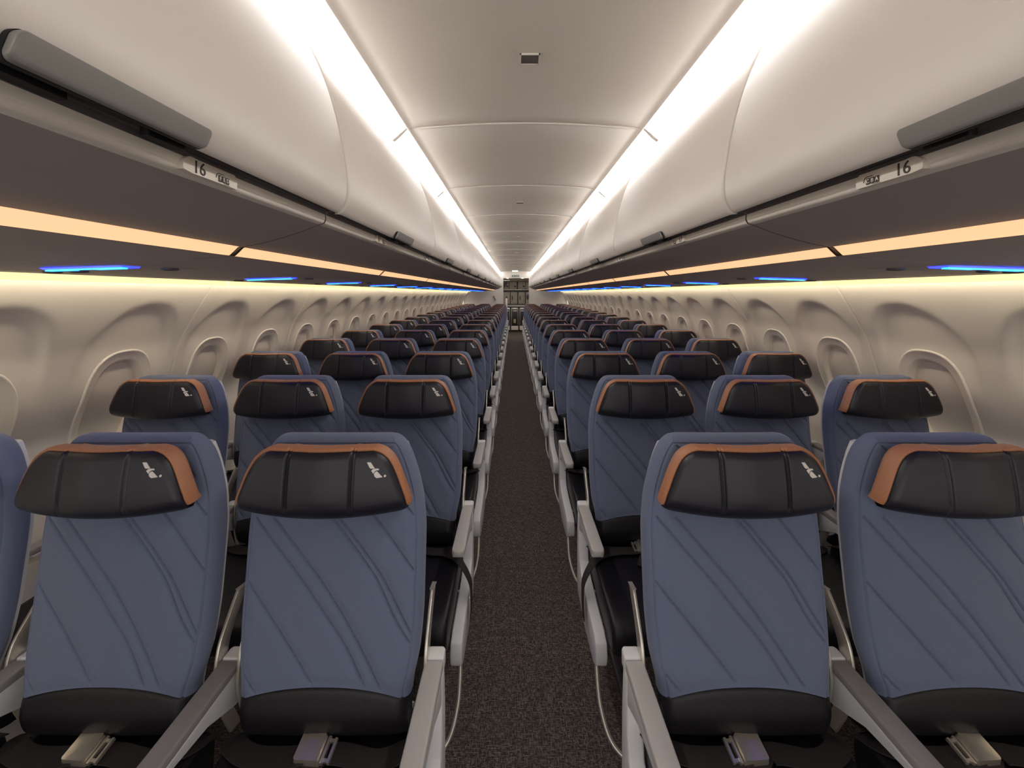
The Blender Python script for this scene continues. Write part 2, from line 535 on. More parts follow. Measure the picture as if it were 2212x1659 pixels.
# sidewall lights along the upper edge of the windows, one section per panel
for s in (-1, 1):
    p0 = None
    for k in range(-1, 13):
        y = WALL0 + k * BAY
        lab = 'warm yellow light strip above the %s side windows, %s section from the front' % (SIDE[s], ORD[k + 1])
        if p0 is None:
            p0 = thing('sidewall_light', (s * 1.48, y, CAMZ + .05), lab, 'wall light', 'sidewall light strips')
            MB().prism([(s * (x - 1.48), z - .05) for x, z in [(1.459, .066), (1.459, .040), (1.462, .037), (1.4655, .040), (1.4655, .066)]], 1, .003, BAY - .003).build('fascia', M['L_fascia'], p0)
            MB().prism([(s * (x - 1.48), z - .05) for x, z in [(1.468, .068), (1.468, .063), (1.484, .063), (1.484, .068)]], 1, .003, BAY - .003).build('led_line', M['L_wall'], p0)
            MB().prism([(s * (x - 1.48), z - .05) for x, z in [(1.456, .066), (1.456, .075), (1.512, .075), (1.512, .066)]], 1, .003, BAY - .003).build('housing', M['rail'], p0)
        elif y + BAY < END + .5: dup(p0, (s * 1.48, y, CAMZ + .05), lab)

# ------------------------------------------------------------------ passenger service units with the blue lights
def make_psu(s):
    t = thing('service_unit', (s * 1.07, 0, CAMZ + .0622), '', 'service unit', 'service units over the seats')
    P = lambda x, y, z: (s * (x - 1.07), y, z - .0622)
    mb = MB()
    mb.add([P(.92, -.13, .0700), P(1.32, -.13, .0600), P(1.32, .16, .0600), P(.92, .16, .0700), P(.935, -.12, .0658), P(1.305, -.12, .0565), P(1.305, .15, .0565), P(.935, .15, .0658)],
           [(4, 5, 6, 7), (0, 1, 5, 4), (1, 2, 6, 5), (2, 3, 7, 6), (3, 0, 4, 7)])
    mb.build('housing', M['under'], t)
    pr = [(.973, .0590), (1.165, .0545)]
    bl = MB()
    bl.add([P(.973, -.035, .0655), P(1.165, -.035, .0585), P(1.165, .020, .0585), P(.973, .020, .0655), P(.976, -.03, .0610), P(1.162, -.03, .0550), P(1.162, .015, .0550), P(.976, .015, .0610)],
           [(4, 5, 6, 7), (0, 1, 5, 4), (1, 2, 6, 5), (2, 3, 7, 6), (3, 0, 4, 7)])
    bar = bl.build('blue_light', M['L_blue'], t)
    c = MB()
    for x0, x1, h in ((.978, 1.045, .0026), (1.045, 1.095, .0014), (1.095, 1.160, .0028)):
        za = .0600 - (x0 - .976) * .0323; zb_ = .0600 - (x1 - .976) * .0323
        c.add([P(x0, -.028, za), P(x1, -.028, zb_), P(x1, -.012, zb_), P(x0, -.012, za), P(x0, -.028, za - h), P(x1, -.028, zb_ - h), P(x1, -.012, zb_ - h), P(x0, -.012, za - h)],
              [(4, 5, 6, 7), (0, 1, 5, 4), (1, 2, 6, 5), (2, 3, 7, 6), (3, 0, 4, 7)])
    c.build('lamp_line', M['L_cyan'], bar)
    for x in (.96, 1.20, 1.27):
        r = .017
        z = .0658 - (x - .935) * .0251
        rows = []
        for rr, dz in ((.020, .001), (.020, -.004), (.015, -.006), (.012, -.003), (.001, -.002)):
            rows.append([P(x + rr * math.cos(a) , .09 + rr * math.sin(a), z + dz) for a in np.linspace(0, 2 * math.pi, 15)[:-1]])
        MB().grid(rows, True).build('air_nozzle', M['strip'], t)
    return t
for s in (-1, 1):
    u0 = make_psu(s)
    for k in range(NROW - 1):
        y = 1.036 + k * PITCH
        lab = 'blue lit service unit under the %s side bins, %s from the front' % (SIDE[s], ORD[k] if k else 'first')
        if k == 0: u0.location.y = y; u0['label'] = lab
        else: dup(u0, (u0.location.x, y, u0.location.z), lab)

# ------------------------------------------------------------------ row signs
def text_mesh(txt, size, m, name, parent, loc, rot, align='CENTER', depth=.0004):
    cu = bpy.data.curves.new(name, 'FONT'); cu.body = txt; cu.size = size; cu.align_x = align; cu.align_y = 'CENTER'; cu.extrude = depth
    tmp = bpy.data.objects.new(name, cu); COL.objects.link(tmp)
    dg = bpy.context.evaluated_depsgraph_get()
    me = bpy.data.meshes.new_from_object(tmp.evaluated_get(dg))
    COL.objects.unlink(tmp); bpy.data.objects.remove(tmp)
    me.materials.clear(); me.materials.append(m); me.name = name
    o = bpy.data.objects.new(name, me); COL.objects.link(o); o.parent = parent
    o.location = loc; o.rotation_euler = rot
    return o
def row_sign(s, k):
    num = str(16 + k)
    y0 = .590 + k * PITCH
    lab = 'small row sign reading %s with seat letters %s on the lower bin edge' % (num, SIDE[s])
    t = thing('row_sign', (s * .4775, y0, CAMZ + .1645), lab, 'row sign', 'row signs along the bins')
    # plate outline seen from the aisle: rounded fin at the near end
    o = []
    for a in np.linspace(90, 200, 8):
        o.append((-.030 + .016 * math.cos(math.radians(a)), .000 + .0145 * math.sin(math.radians(a))))
    o += [(-.030, -.0068), (.060, -.0068), (.061, .004), (.058, .0105), (.054, .0135), (-.02, .0135)]
    mb = MB(); n_ = len(o)
    pl = [(s * -.0015, p[0], p[1]) for p in o]; pf = [(s * -.0050, p[0], p[1]) for p in o]; pb = [(s * .004, p[0], p[1]) for p in o]
    mb.add(pb + pl + pf, [tuple(range(2 * n_, 3 * n_))] + [(q * n_ + i, q * n_ + (i + 1) % n_, (q + 1) * n_ + (i + 1) % n_, (q + 1) * n_ + i) for q in (0, 1) for i in range(n_)])
    mb.build('plate', M['sign'], t, angle=30)
    # s=-1: reading direction is +y, normal +x ; s=+1: reading direction -y, normal -x
    R = Matrix(((0, 0, -s), (-s, 0, 0), (0, 1, 0))).to_euler()
    fx = s * -.0054
    text_mesh(num, .0240, M['ink'], 'row_number', t, (fx, -.0180, .0022), R)
    if k < 4:
        letters = SIDE[s]
        seats = MB(); c0 = .030
        for i in range(3):
            yy = c0 + (-s) * (i - 1) * .0078
            p = rrect(.0035, .0046, .0012, 3)
            seats.prism([(yy + q[0], -.0002 + q[1]) for q in p], 0, fx - .0002, fx + .0004)
        seats.build('seat_symbols', M['ink'], t)
        for i, ch in enumerate(letters):
            yy = c0 + (-s) * (i - 1) * .0078
            text_mesh(ch, .0082, M['sign'], 'seat_letter', t, (fx - s * .0006, yy, -.0002), R)
        arc = MB(); e = (-s) * -1
        path = [(fx, c0 + e * (-.0), .0068), (fx, c0 + e * .0085, .0068), (fx, c0 + e * .0125, .0062), (fx, c0 + e * .0148, .0035), (fx, c0 + e * .0158, -.0005)]
        arc.tube(smooth(path, 3), .0005, 6).build('window_arc', M['ink'], t)
        MB().tube([(fx, c0 - e * .0125, -.0058), (fx, c0 - e * .001, -.0058)], .0004, 6).build('underline', M['pad'], t)
    return t
for s in (-1, 1):
    for k in range(NROW - 1): row_sign(s, k)

# ------------------------------------------------------------------ ceiling grilles
for i in range(6):
    d = 1.337 + i * 2.134
    z = CAMZ + .737
    t = thing('ceiling_grille', (0, d, z), 'small dark rectangular grille in the ceiling, %s from the front' % ('first', 'second', 'third', 'fourth', 'fifth', 'sixth')[i], 'grille', 'ceiling grilles')
    MB().box(-.027, .027, -.025, .025, -.0035, .004).build('grille_plate', M['vent'], t)
    f = MB()
    for b in ((-.031, -.027, -.029, .029), (.027, .031, -.029, .029), (-.031, .031, -.029, -.025), (-.031, .031, .025, .029)):
        f.box(b[0], b[1], b[2], b[3], -.005, .004)
    f.build('grille_frame', M['ceil'], t)

# ------------------------------------------------------------------ seats
Fy = pchip([.46, .50, .515, .54, .58, .615, .70, .80, .976, 1.10, 1.20], [.05, .02, .000, -.020, -.029, -.025, -.006, .012, .036, .046, .050])
Wz = pchip([.45, .615, .70, .80, .95, 1.035, 1.07, 1.115, 1.15, 1.173, 1.184, 1.190, 1.193], [.196, .200, .214, .219, .219, .212, .205, .192, .179, .166, .155, .144, .126])
ZT = 1.193
QUILT = [
 [(-.19, 1.0), (-.176, .983), (-.104, .901), (-.059, .850), (-.007, .786), (.046, .720), (.101, .632)],
 [(-.145, 1.0), (-.129, .983), (-.054, .896), (-.016, .852), (.05, .763), (.136, .630)],
 [(.0, 1.0), (.018, .98), (.09, .89), (.118, .850), (.162, .768), (.22, .690)],
 [(.016, 1.0), (.034, .98), (.106, .89), (.134, .850), (.180, .770), (.222, .70)],
 [(.085, 1.025), (.114, .989), (.158, .931), (.215, .856)],
 [(.15, 1.06), (.182, 1.02), (.215, .98)],
 [(-.22, .885), (-.193, .846), (-.122, .762), (-.102, .738), (-.05, .675), (-.014, .632)],
 [(-.22, .70), (-.202, .676), (-.148, .618)],
 [(-.15, 1.19), (-.139, 1.174), (-.10, 1.13)], [(-.035, 1.19), (-.01, 1.165), (.03, 1.12)],
 [(.055, 1.19), (.071, 1.174), (.12, 1.11)], [(.09, 1.19), (.116, 1.155), (.16, 1.10)],
]
def seam_dist(x, z):
    best = np.full(x.shape, 9.0)
    for pl in QUILT:
        pl = smooth([(p[0], p[1], 0) for p in pl], 4)
        for a, b in zip(pl[:-1], pl[1:]):
            ax, az, bx, bz = a[0], a[1], b[0], b[1]
            L2 = (bx - ax) ** 2 + (bz - az) ** 2
            t = np.clip(((x - ax) * (bx - ax) + (z - az) * (bz - az)) / L2, 0, 1)
            best = np.minimum(best, np.hypot(x - ax - t * (bx - ax), z - az - t * (bz - az)))
    return best
def edge_round(d, r): 
    q = np.clip(1 - d / r, 0, 1); return r * (1 - np.sqrt(np.clip(1 - q * q, 0, 1)))

def back_grid(zlo, zhi, nu, nv, quilt):
    t = np.linspace(-1, 1, nu)
    u = np.sign(t) * (1 - (1 - np.abs(t)) ** 1.35)
    U, V = np.meshgrid(u, np.linspace(0, 1, nv))
    if quilt: V = 1 - (1 - V) ** 1.15
    lo = zlo(U); hi = zhi(U)
    Z = lo + V * (hi - lo)
    X = Wz(Z) * U
    din = np.minimum(Wz(Z) - np.abs(X), (ZT - Z) * 1.0)
    y = Fy(Z) + edge_round(din, .030) + .006 * (np.abs(X) / .2) ** 2
    if quilt:
        sd = seam_dist(X, Z)
        y = y + sstep(.0, .012, Z - lo) * sstep(.018, .022, din) * .0060 * np.exp(-(sd / .0021) ** 2) - .0045 * sstep(.0, .022, sd) * sstep(.02, .045, din) * sstep(0, .03, Z - lo)
        y = y + .0034 * np.exp(-((din - .0165) / .0018) ** 2)
    else:
        y = y + .003 * np.exp(-((hi - Z) / .004) ** 2) - .006 * np.sin(np.pi * np.clip(V, 0, 1))
    return X, y, Z
seam = lambda U: .642 - .032 * np.abs(U) ** 2.2
def backrest_mb(zlo, zhi, nu, nv, quilt, T=.062):
    X, Y, Z = back_grid(zlo, zhi, nu, nv, quilt)
    mb = MB(); mb.grid(np.stack([X, Y, Z], -1).tolist())
    loop = [(i, 0) for i in range(nv)] + [(nv - 1, j) for j in range(1, nu)] + [(i, nu - 1) for i in range(nv - 2, -1, -1)]
    r0 = [(X[i, j], Y[i, j], Z[i, j]) for i, j in loop]
    r1 = [(x * 1.004, y + .012, z) for x, y, z in r0]
    r2 = [(x * .97, float(Fy(np.array(z))) + T, z - .014 * max(0, (z - 1.12) / .073)) for x, y, z in r0]
    mb.grid([r0, r1, r2])
    return mb

SEATPARTS = {}
def seat_meshes():
    R = bpy.data.objects.new('tmp_root', None)
    S = SEATPARTS
    S['backrest'] = backrest_mb(seam, lambda U: np.full_like(U, ZT), 210, 290, True).build('backrest', M['blue'], None, angle=70)
    S['lumbar'] = backrest_mb(lambda U: np.full_like(U, .47), lambda U: seam(U) - .001, 50, 30, False).build('lumbar_panel', M['cush'], None, angle=70)
    # shell behind
    zs = np.linspace(.50, ZT - .032, 26)
    rows = []
    for z in zs:
        w = float(Wz(np.array(z))) - .010
        yb_ = float(Fy(np.array(z)))
        rows.append([(-w, yb_ + .056, z), (-w, yb_ + .074, z), (-w * .9, yb_ + .084, z), (0, yb_ + .088, z), (w * .9, yb_ + .084, z), (w, yb_ + .074, z), (w, yb_ + .056, z)])
    top = rows[-1]
    mb = MB(); mb.grid(rows)
    mb.grid([[top[0], (0, top[0][1], ZT - .030), top[-1]], [top[1], (0, top[1][1], ZT - .030), top[-2]]])
    mb.f.append(tuple(range(25 * 7, 26 * 7)))
    S['shell'] = mb.build('back_shell', M['shell'], None, angle=50)
    # headrest
    nu, nv = 240, 56
    hz = pchip([1.03, 1.045, 1.058, 1.08, 1.10, 1.14, 1.163, 1.176, 1.184, 1.188], [.182, .192, .1945, .191, .184, .168, .155, .142, .128, .116])
    t = np.linspace(-1, 1, nu); u = np.sign(t) * (1 - (1 - np.abs(t)) ** 1.2)
    U, V = np.meshgrid(u, np.linspace(0, 1, nv))
    lo = 1.036 + .012 * np.abs(U) ** 2.2; hi = 1.187 - .0 * U
    Z = lo + V * (hi - lo); au = np.abs(U)
    X = np.sign(U) * np.where(au < .45, au / .45 * .083, .083 + (hz(Z) - .083) * (au - .45) / .55)
    din_b = Z - lo; din_t = hi - Z; din_s = hz(Z) - np.abs(X)
    Y = -.054 + .022 * (np.abs(X) / .2) ** 2 + edge_round(din_b, .035) * .8 + edge_round(np.minimum(din_t, din_s), .016) * .7
    Y = Y + .015 * ((Z - 1.08) / .1).clip(0, 1) ** 1.5
    for sx in (-.0735, .0735):
        vis = sstep(1.045, 1.075, Z)
        Y = Y + vis * (.0055 * np.exp(-((X - sx) / .0030) ** 2) + .0035 * np.exp(-((X - sx + math.copysign(.0062, sx) * 0 - .0065) / .0016) ** 2))
    Y = Y - .004 * (np.cos(np.clip(X / .0735, -1, 1) * np.pi) * .5 + .5) * sstep(1.03, 1.09, Z)
    mb = MB(); mb.grid(np.stack([X, Y, Z], -1).tolist())
    bot = [(X[0, j], Y[0, j], Z[0, j]) for j in range(nu)]
    mb.grid([bot, [(x * .95, y + .02, z + .004) for x, y, z in bot], [(x * .84, .045, z + .014) for x, y, z in bot]])
    loop = [(i, 0) for i in range(5, nv)] + [(nv - 1, j) for j in range(1, nu)] + [(i, nu - 1) for i in range(nv - 2, 4, -1)]
    r0 = np.array([(X[i, j], Y[i, j], Z[i, j]) for i, j in loop])
    P2 = r0[:, [0, 2]]; tg = np.gradient(P2, axis=0); nrm = np.stack([-tg[:, 1], tg[:, 0]], -1)
    nrm /= np.linalg.norm(nrm, axis=1)[:, None] + 1e-9
    rows = []
    for off, dy in ((-.004, .020), (-.038, .034), (-.042, .100)):
        q = r0.copy(); q[:, 0] += nrm[:, 0] * off; q[:, 2] += nrm[:, 1] * off; q[:, 1] += dy
        rows.append([tuple(p) for p in q])
    mb.grid(rows)
    S['headrest'] = mb.build('headrest', M['leather'], None, angle=60)
    rows = []
    for off, dy in ((-.002, .003), (.0005, -.001), (.003, -.0015), (.0065, .002), (.0074, .008), (.0070, .020), (.0042, .036), (-.001, .046), (-.012, .050)):
        q = r0.copy(); q[:, 0] += nrm[:, 0] * off; q[:, 2] += nrm[:, 1] * off; q[:, 1] += dy
        rows.append([tuple(p) for p in q])
    mb = MB(); mb.grid(rows)
    for e in (0, len(r0) - 1):
        ring = [r[e] for r in rows]
        mb.add(ring, [tuple(range(len(ring)))])
    S['trim'] = mb.build('headrest_trim', M['tan'], None, angle=55)
    # emblem near the upper corner
    Yf = lambda x, z: -.054 + .022 * (abs(x) / .2) ** 2 + float(edge_round(np.array(min(1.187 - z, float(hz(np.array(z))) - abs(x))), .016)) * .7 + .015 * max(0, (z - 1.08) / .1) ** 1.5
    mb = MB()
    polys = [[(.1033, 1.1615), (.1114, 1.1613), (.1208, 1.1482), (.1119, 1.1482), (.1093, 1.1506)],
             [(.1208, 1.1477), (.1281, 1.1474), (.1304, 1.1451), (.1291, 1.1438), (.126, 1.1443), (.1229, 1.143), (.1197, 1.1401), (.1184, 1.137), (.1135, 1.1438), (.1166, 1.1467)],
             [(.1255, 1.1422), (.1385, 1.1287), (.126, 1.1276), (.1218, 1.1307), (.1197, 1.1354), (.1208, 1.1394)],
             [(.1437 + .0026 * math.cos(a), 1.131 + .0026 * math.sin(a)) for a in np.linspace(0, 6.28, 11)[:-1]]]
    polys = [[(x + .006, z + .005) for x, z in p] for p in polys]
    for p in polys:
        c = np.mean(p, axis=0)
        n_ = len(p)
        f = [(x, Yf(x, z) - .0012, z) for x, z in p]; b = [(x, Yf(x, z) + .001, z) for x, z in p]
        mb.add(f + b, [tuple(range(n_))] + [(i, (i + 1) % n_, n_ + (i + 1) % n_, n_ + i) for i in range(n_)])
    S['emblem'] = mb.build('emblem', M['emblem'], None, angle=30)
    # cushion: lofted rounded slab
    prof = smooth([(.045, .455, 0), (.035, .485, 0), (.0, .503, 0), (-.10, .500, 0), (-.22, .494, 0), (-.32, .492, 0), (-.375, .486, 0), (-.402, .468, 0), (-.410, .43, 0), (-.400, .395, 0), (-.37, .380, 0), (-.15, .385, 0), (.04, .40, 0)], 4)
    mb = MB(); rows = []
    for xx, k in ((-.226, .80), (-.2245, .88), (-.220, .95), (-.212, .985), (-.19, 1.0), (-.1, 1.0), (0, .99), (.1, 1.0), (.19, 1.0), (.212, .985), (.220, .95), (.2245, .88), (.226, .80)):
        cy, cz = -.18, .44
        rows.append([(xx, cy + (p[0] - cy) * (.5 + .5 * k), cz + (p[1] - cz) * k) for p in prof])
    mb.grid(rows, True)
    mb.f.append(tuple(range(len(prof)))[::-1]); mb.f.append(tuple((len(rows) - 1) * len(prof) + i for i in range(len(prof))))
    S['cushion'] = mb.build('seat_cushion', M['cush'], None, angle=60)
    # seat belt and buckle
    def strap(path, w=.024):
        m_ = MB(); pts = smooth(path, 5); rows = []
        for i, p in enumerate(pts):
            tt = (pts[min(i + 1, len(pts) - 1)] - pts[max(i - 1, 0)]).normalized()
            up = Vector((0, 0, 1)) if abs(tt.z) < .8 else Vector((math.copysign(1, p.x), 0, 0))
            sd = tt.cross(up).normalized(); nn = sd.cross(tt).normalized()
            rows.append([p - sd * w + nn * .0012, p + sd * w + nn * .0012, p + sd * w - nn * .0012, p - sd * w - nn * .0012])
        m_.grid(rows, True); return m_
    mb = strap([(-.214, .03, .485), (-.205, -.015, .507), (-.15, -.045, .512), (-.07, -.052, .516), (-.02, -.05, .522)])
    mb2 = strap([(.214, .03, .485), (.205, -.02, .507), (.14, -.055, .513), (.06, -.045, .516), (.03, -.046, .519)])
    mb.add(mb2.v, mb2.f)
    mb3 = strap([(.03, -.03, .515), (-.02, -.085, .514), (-.05, -.14, .508)], .022)
    mb.add(mb3.v, mb3.f)
    S['belt'] = mb.build('seat_belt', M['belt'], None, angle=50)
    mb = MB()
    pr = rrect(.030, .026, .005, 3)
    base = [(x, y, -.003) for x, y in pr]; topr = [(x * .93, y * .93, .007 + .004 * (x / .03) ** 2) for x, y in pr]
    mb.grid([[(x, y, -.008) for x, y in pr], base, topr, [(x * .4, y * .4, .0085) for x, y in pr]], True); n_ = len(pr)
    mb.f.append(tuple(range(3 * n_, 4 * n_)))
    mb.box(.031, .037, -.024, .024, -.006, .002); mb.box(.037, .048, -.020, -.014, -.006, 0); mb.box(.037, .048, .014, .020, -.006, 0); mb.box(.046, .052, -.022, .022, -.006, .001)
    o = mb.build('buckle', M['buckle'], None, angle=40)
    S['buckle'] = o
    # brackets beside the back
    def bracket(sx):
        path = smooth([(.115, .775), (.085, .740), (.052, .690), (.038, .640), (.036, .585), (.050, .52), (.075, .45)] and [Vector((0, a, b)) for a, b in [(.115, .775), (.080, .735), (.045, .690), (.030, .640), (.030, .585), (.050, .51), (.085, .43)]], 4)
        m_ = MB(); rows = []
        for i, p in enumerate(path):
            tt = (path[min(i + 1, len(path) - 1)] - path[max(i - 1, 0)]).normalized()
            nn = Vector((0, -tt.z, tt.y)) * -1
            w = .004
            rows.append([(sx - w, p.y, p.z), (sx + w, p.y, p.z), (sx + w, p.y + .040, p.z - .008), (sx - w, p.y + .040, p.z - .008)])
        m_.grid(rows, True); m_.f.append((0, 1, 2, 3)); k = len(rows) - 1; m_.f.append((k * 4, k * 4 + 1, k * 4 + 2, k * 4 + 3))
        return m_.build('recline_bracket', M['alu'], None, bevel=.002, angle=40)
    S['brL'] = bracket(-.2265); S['brR'] = bracket(.2265)
    # arm rests
    def arm(padmat):
        side = [(.075, .628), (.075, .560), (.060, .545), (.035, .548), (-.06, .590), (-.20, .612), (-.262, .618), (-.272, .628)]
        a = MB().prism(side, 0, -.0205, .0205).build('armrest', M['arm'], None, bevel=.004, angle=40)
        out = [(-.0228, .072), (-.0228, -.262), (-.019, -.274), (-.010, -.279), (.010, -.279), (.019, -.274), (.0228, -.262), (.0228, .072)]
        p_ = MB().prism([(x, y) for x, y in out if y < .05] [::1] + [(.0228, .045), (-.0228, .045)], 2, .628, .650).build('armrest_pad', padmat, None, bevel=.005, seg=3, angle=45)
        c_ = MB().prism([(-.0228, .047), (.0228, .047), (.0228, .078), (.018, .086), (-.018, .086), (-.0228, .078)], 2, .612, .652).build('armrest_cap', M['arm'], None, bevel=.005, seg=3, angle=45)
        return a, p_, c_
    S['arm'], S['pad'], S['cap'] = arm(M['pad'])
    a2, S['pad_aisle'], c2 = arm(M['pad_aisle'])
    for o in (a2, c2): bpy.data.objects.remove(o)
    # aisle end panel: pivot post running down into the side spreader
    pan = [(.070, .62), (.082, .50), (.085, .30), (.06, .27), (-.10, .255), (-.30, .275), (-.335, .30), (-.345, .335), (-.335, .375), (-.29, .388), (-.15, .392), (-.03, .405), (.015, .435), (.028, .49), (.030, .62)]
    S['panel'] = MB().prism(pan, 0, -.020, .020).build('end_panel', M['arm'], None, bevel=.006, seg=3, angle=45)
    stub = MB().prism([(-.338, .335), (-.338, .30), (-.30, .27), (-.26, .27), (-.26, .335)], 0, -.014, .014)
    # frame, legs
    fr = MB()
    fr.tube([(-.226, -.02, .36), (.226, -.02, .36)], .020); fr.tube([(-.226, -.30, .355), (.226, -.30, .355)], .020)
    fr.box(-.21, .21, -.36, .03, .355, .382)
    S['frame'] = fr.build('seat_frame', M['frame'], None, angle=40)
    lg = MB()
    for f in (1,):
        lg.prism([(-.31, .36), (-.27, .36), (-.20, .06), (.05, .06), (-.005, .36), (.03, .36), (.10, .0), (.06, 0), (.055, .03), (-.24, .03), (-.25, 0), (-.29, 0)], 0, -.012, .012)
    S['leg'] = lg.build('leg', M['frame'], None, bevel=.003, angle=40)
    for o in S.values():
        COL.objects.unlink(o)
seat_meshes()
def part(key, parent, loc=(0, 0, 0), name=None, rot=None, scale=None):
    src = SEATPARTS[key]
    o = bpy.data.objects.new(name or (src.name.split('.')[0]), src.data)
    COL.objects.link(o); o.parent = parent; o.location = loc
    if rot: o.rotation_euler = rot
    return o
def bar_tube(s):
    """aisle-side luggage bar"""
    pts = [(s * .0, -.27, .33), (s * .004, -.33, .245), (s * .0, -.37, .19), (s * -.022, -.415, .135), (s * -.07, -.445, .105), (s * -.13, -.45, .10), (s * -.40, -.45, .10)]
    return MB().tube(smooth([(p[0], p[1], p[2]) for p in pts], 5), .0075, 10)
BAR = {}
for s in (-1, 1):
    o = bar_tube(-s).build('luggage_bar', M['alu'], None, angle=60); COL.objects.unlink(o); BAR[s] = o
STRAP = {}
def hang_strap(s):
    """loose belt end hanging over the aisle panel"""
    m_ = MB(); e = -s
    pts = smooth([(e * .12, -.05, .512), (e * .19, -.07, .512), (e * .232, -.10, .500), (e * .272, -.13, .452), (e * .281, -.15, .40), (e * .280, -.165, .33)], 5)
    rows = []
    for i, p in enumerate(pts):
        tt = (pts[min(i + 1, len(pts) - 1)] - pts[max(i - 1, 0)]).normalized()
        sd = Vector((0, 1, 0)); sd = (sd - tt * sd.dot(tt)).normalized(); nn = sd.cross(tt)
        w = .022
        rows.append([p - sd * w + nn * .0015, p + sd * w + nn * .0015, p + sd * w - nn * .0015, p - sd * w - nn * .0015])
    m_.grid(rows, True)
    return m_.build('loose_strap', M['belt'], None, angle=50)

def make_seat(s, pos):
    """pos 0 aisle, 1 middle, 2 window; s side of the cabin"""
    t = thing('airplane_seat', (s * (.4915 + .508 * pos), 1.0, 0), '', 'seat', 'seats in rows of three beside the aisle')
    part('backrest', t); part('lumbar', t); part('shell', t)
    h = part('headrest', t); part('trim', h); part('emblem', h)
    part('cushion', t)
    b = part('belt', t); part('buckle', b, (-.012, -.046, .529), rot=(math.radians(16 if s < 0 else -16), math.radians(-3), math.radians(-6 if s < 0 else 186)))
    part('brL', t, name='recline_bracket'); part('brR', t, name='recline_bracket')
    part('frame', t)
    e = -s                                   # direction towards the aisle
    def armrest(x, pad='pad'):
        a = part('arm', t, (x, 0, 0)); part(pad, a); part('cap', a)
    if pos == 0:
        armrest(e * .246, 'pad_aisle'); part('panel', t, (e * .248, 0, 0))
        o = bpy.data.objects.new('luggage_bar', BAR[s].data); COL.objects.link(o); o.parent = t; o.location = (e * .256, 0, 0)
        part('leg', t, (e * .13, 0, 0))
    elif pos == 1:
        armrest(.254); armrest(-.254)
        part('leg', t, (s * .22, 0, 0))
    else:
        armrest(s * .252); part('leg', t, (s * .05, 0, 0))
    return t
POSN = ['aisle seat', 'middle seat', 'window seat']
for s in (-1, 1):
    for pos in range(3):
        p0 = make_seat(s, pos)
        for k in range(NROW):
            y = 1.0 + k * PITCH
            if k == 0: lab = 'blue %s with black tan-edged headrest, front row on the side signed %s' % (POSN[pos], SIDE[s])
            else: lab = 'blue %s with black headrest, %s row back on the side signed %s' % (POSN[pos], ORD[k], SIDE[s])
            q = p0
            if k == 0: p0.location.y = y; p0['label'] = lab
            else: q = dup(p0, (p0.location.x, y, 0), lab)
        if pos == 0:
            nd = [o for o in COL.objects if o.type == 'EMPTY' and o.get('label', '') == 'blue aisle seat with black headrest, second row back on the side signed %s' % SIDE[s]][0]
            hang_strap(s).parent = nd
            nd['label'] = 'blue aisle seat with a loose black strap hanging, second row on the side signed %s' % SIDE[s]

# ------------------------------------------------------------------ aft end: sign, galley, trolleys
t = thing('exit_sign', (0.0, END, CAMZ + .575), 'small white exit sign with two dark green symbols over the far doorway', 'exit sign')
MB().box(-.17, .17, -.03, 0, -.045, .045).build('sign_box', M['emblem'], t, bevel=.004)
for x in (-.062, .064):
    MB().prism([(x + p[0], p[1]) for p in rrect(.055, .030, .006)], 1, -.034, -.029).build('green_symbol', M['green'], t)
    MB().prism([(x + p[0], p[1]) for p in rrect(.030, .013, .004)], 1, -.037, -.033).build('symbol_centre', M['emblem'], t)
t = thing('aft_ceiling_lamp', (-.01, END - .35, CAMZ + .735), 'small pale rectangular lamp on the ceiling just before the far doorway', 'lamp')
MB().box(-.09, .09, -.06, .06, -.03, .0).build('lamp_cover', M['L_aft'], t, bevel=.004)
MB().box(-.10, .10, -.07, .07, -.006, .006).build('lamp_base', M['ceil'], t)
G = 17.2
GX = lambda px: (px - 1110) * G / 920 - .05
GZ = lambda py: CAMZ - (py - 633) * G / 920
t = thing('galley_unit', (0, G, 0), 'beige galley cabinet wall with doors at the far end of the aisle', 'galley cabinet')
c = MB()
c.box(-.95, .95, .06, .60, GZ(659), GZ(604)); c.build('carcass', M['galdark'], t)
MB().box(-.95, .95, -.01, .06, GZ(607.5), GZ(603)).build('header_panel', M['gal'], t)
MB().box(-.95, .95, -.03, .6, GZ(662.5), GZ(658.5)).build('worktop', M['steel'], t)
MB().box(-.95, .95, .0, .06, GZ(626.5), GZ(625.2)).build('shelf_edge', M['steel'], t)
ups = [(1082, 1099.2), (1100.2, 1116.2), (1119, 1135), (1136, 1152)]
for i, (a, b) in enumerate(ups):
    d_ = MB().box(GX(a), GX(b), -.012, .06, GZ(624.8), GZ(608.6)).build('upper_door', M['gal'], t, bevel=.006)
    MB().box(GX(b) - .10, GX(b) - .03, -.035, -.010, GZ(620.3), GZ(617.3)).build('latch', M['dark'], d_)
mids = [(1082, 1101.6), (1103, 1117.3), (1119.6, 1134.2), (1136, 1152)]
for i, (a, b) in enumerate(mids):
    d_ = MB().box(GX(a), GX(b), -.012, .06, GZ(656.5), GZ(631)).build('middle_door', M['gal'], t, bevel=.006)
    MB().box(GX(a) + .055, GX(a) + .085, -.035, -.010, GZ(648), GZ(639.5)).build('handle', M['dark'], d_)
p = MB()
for x in (GX(1102.9), GX(1121), GX(1085), GX(1139)):
    p.box(x - .028, x + .010, -.02, .6, 0, GZ(662))
p.build('divider', M['galdark'], t)
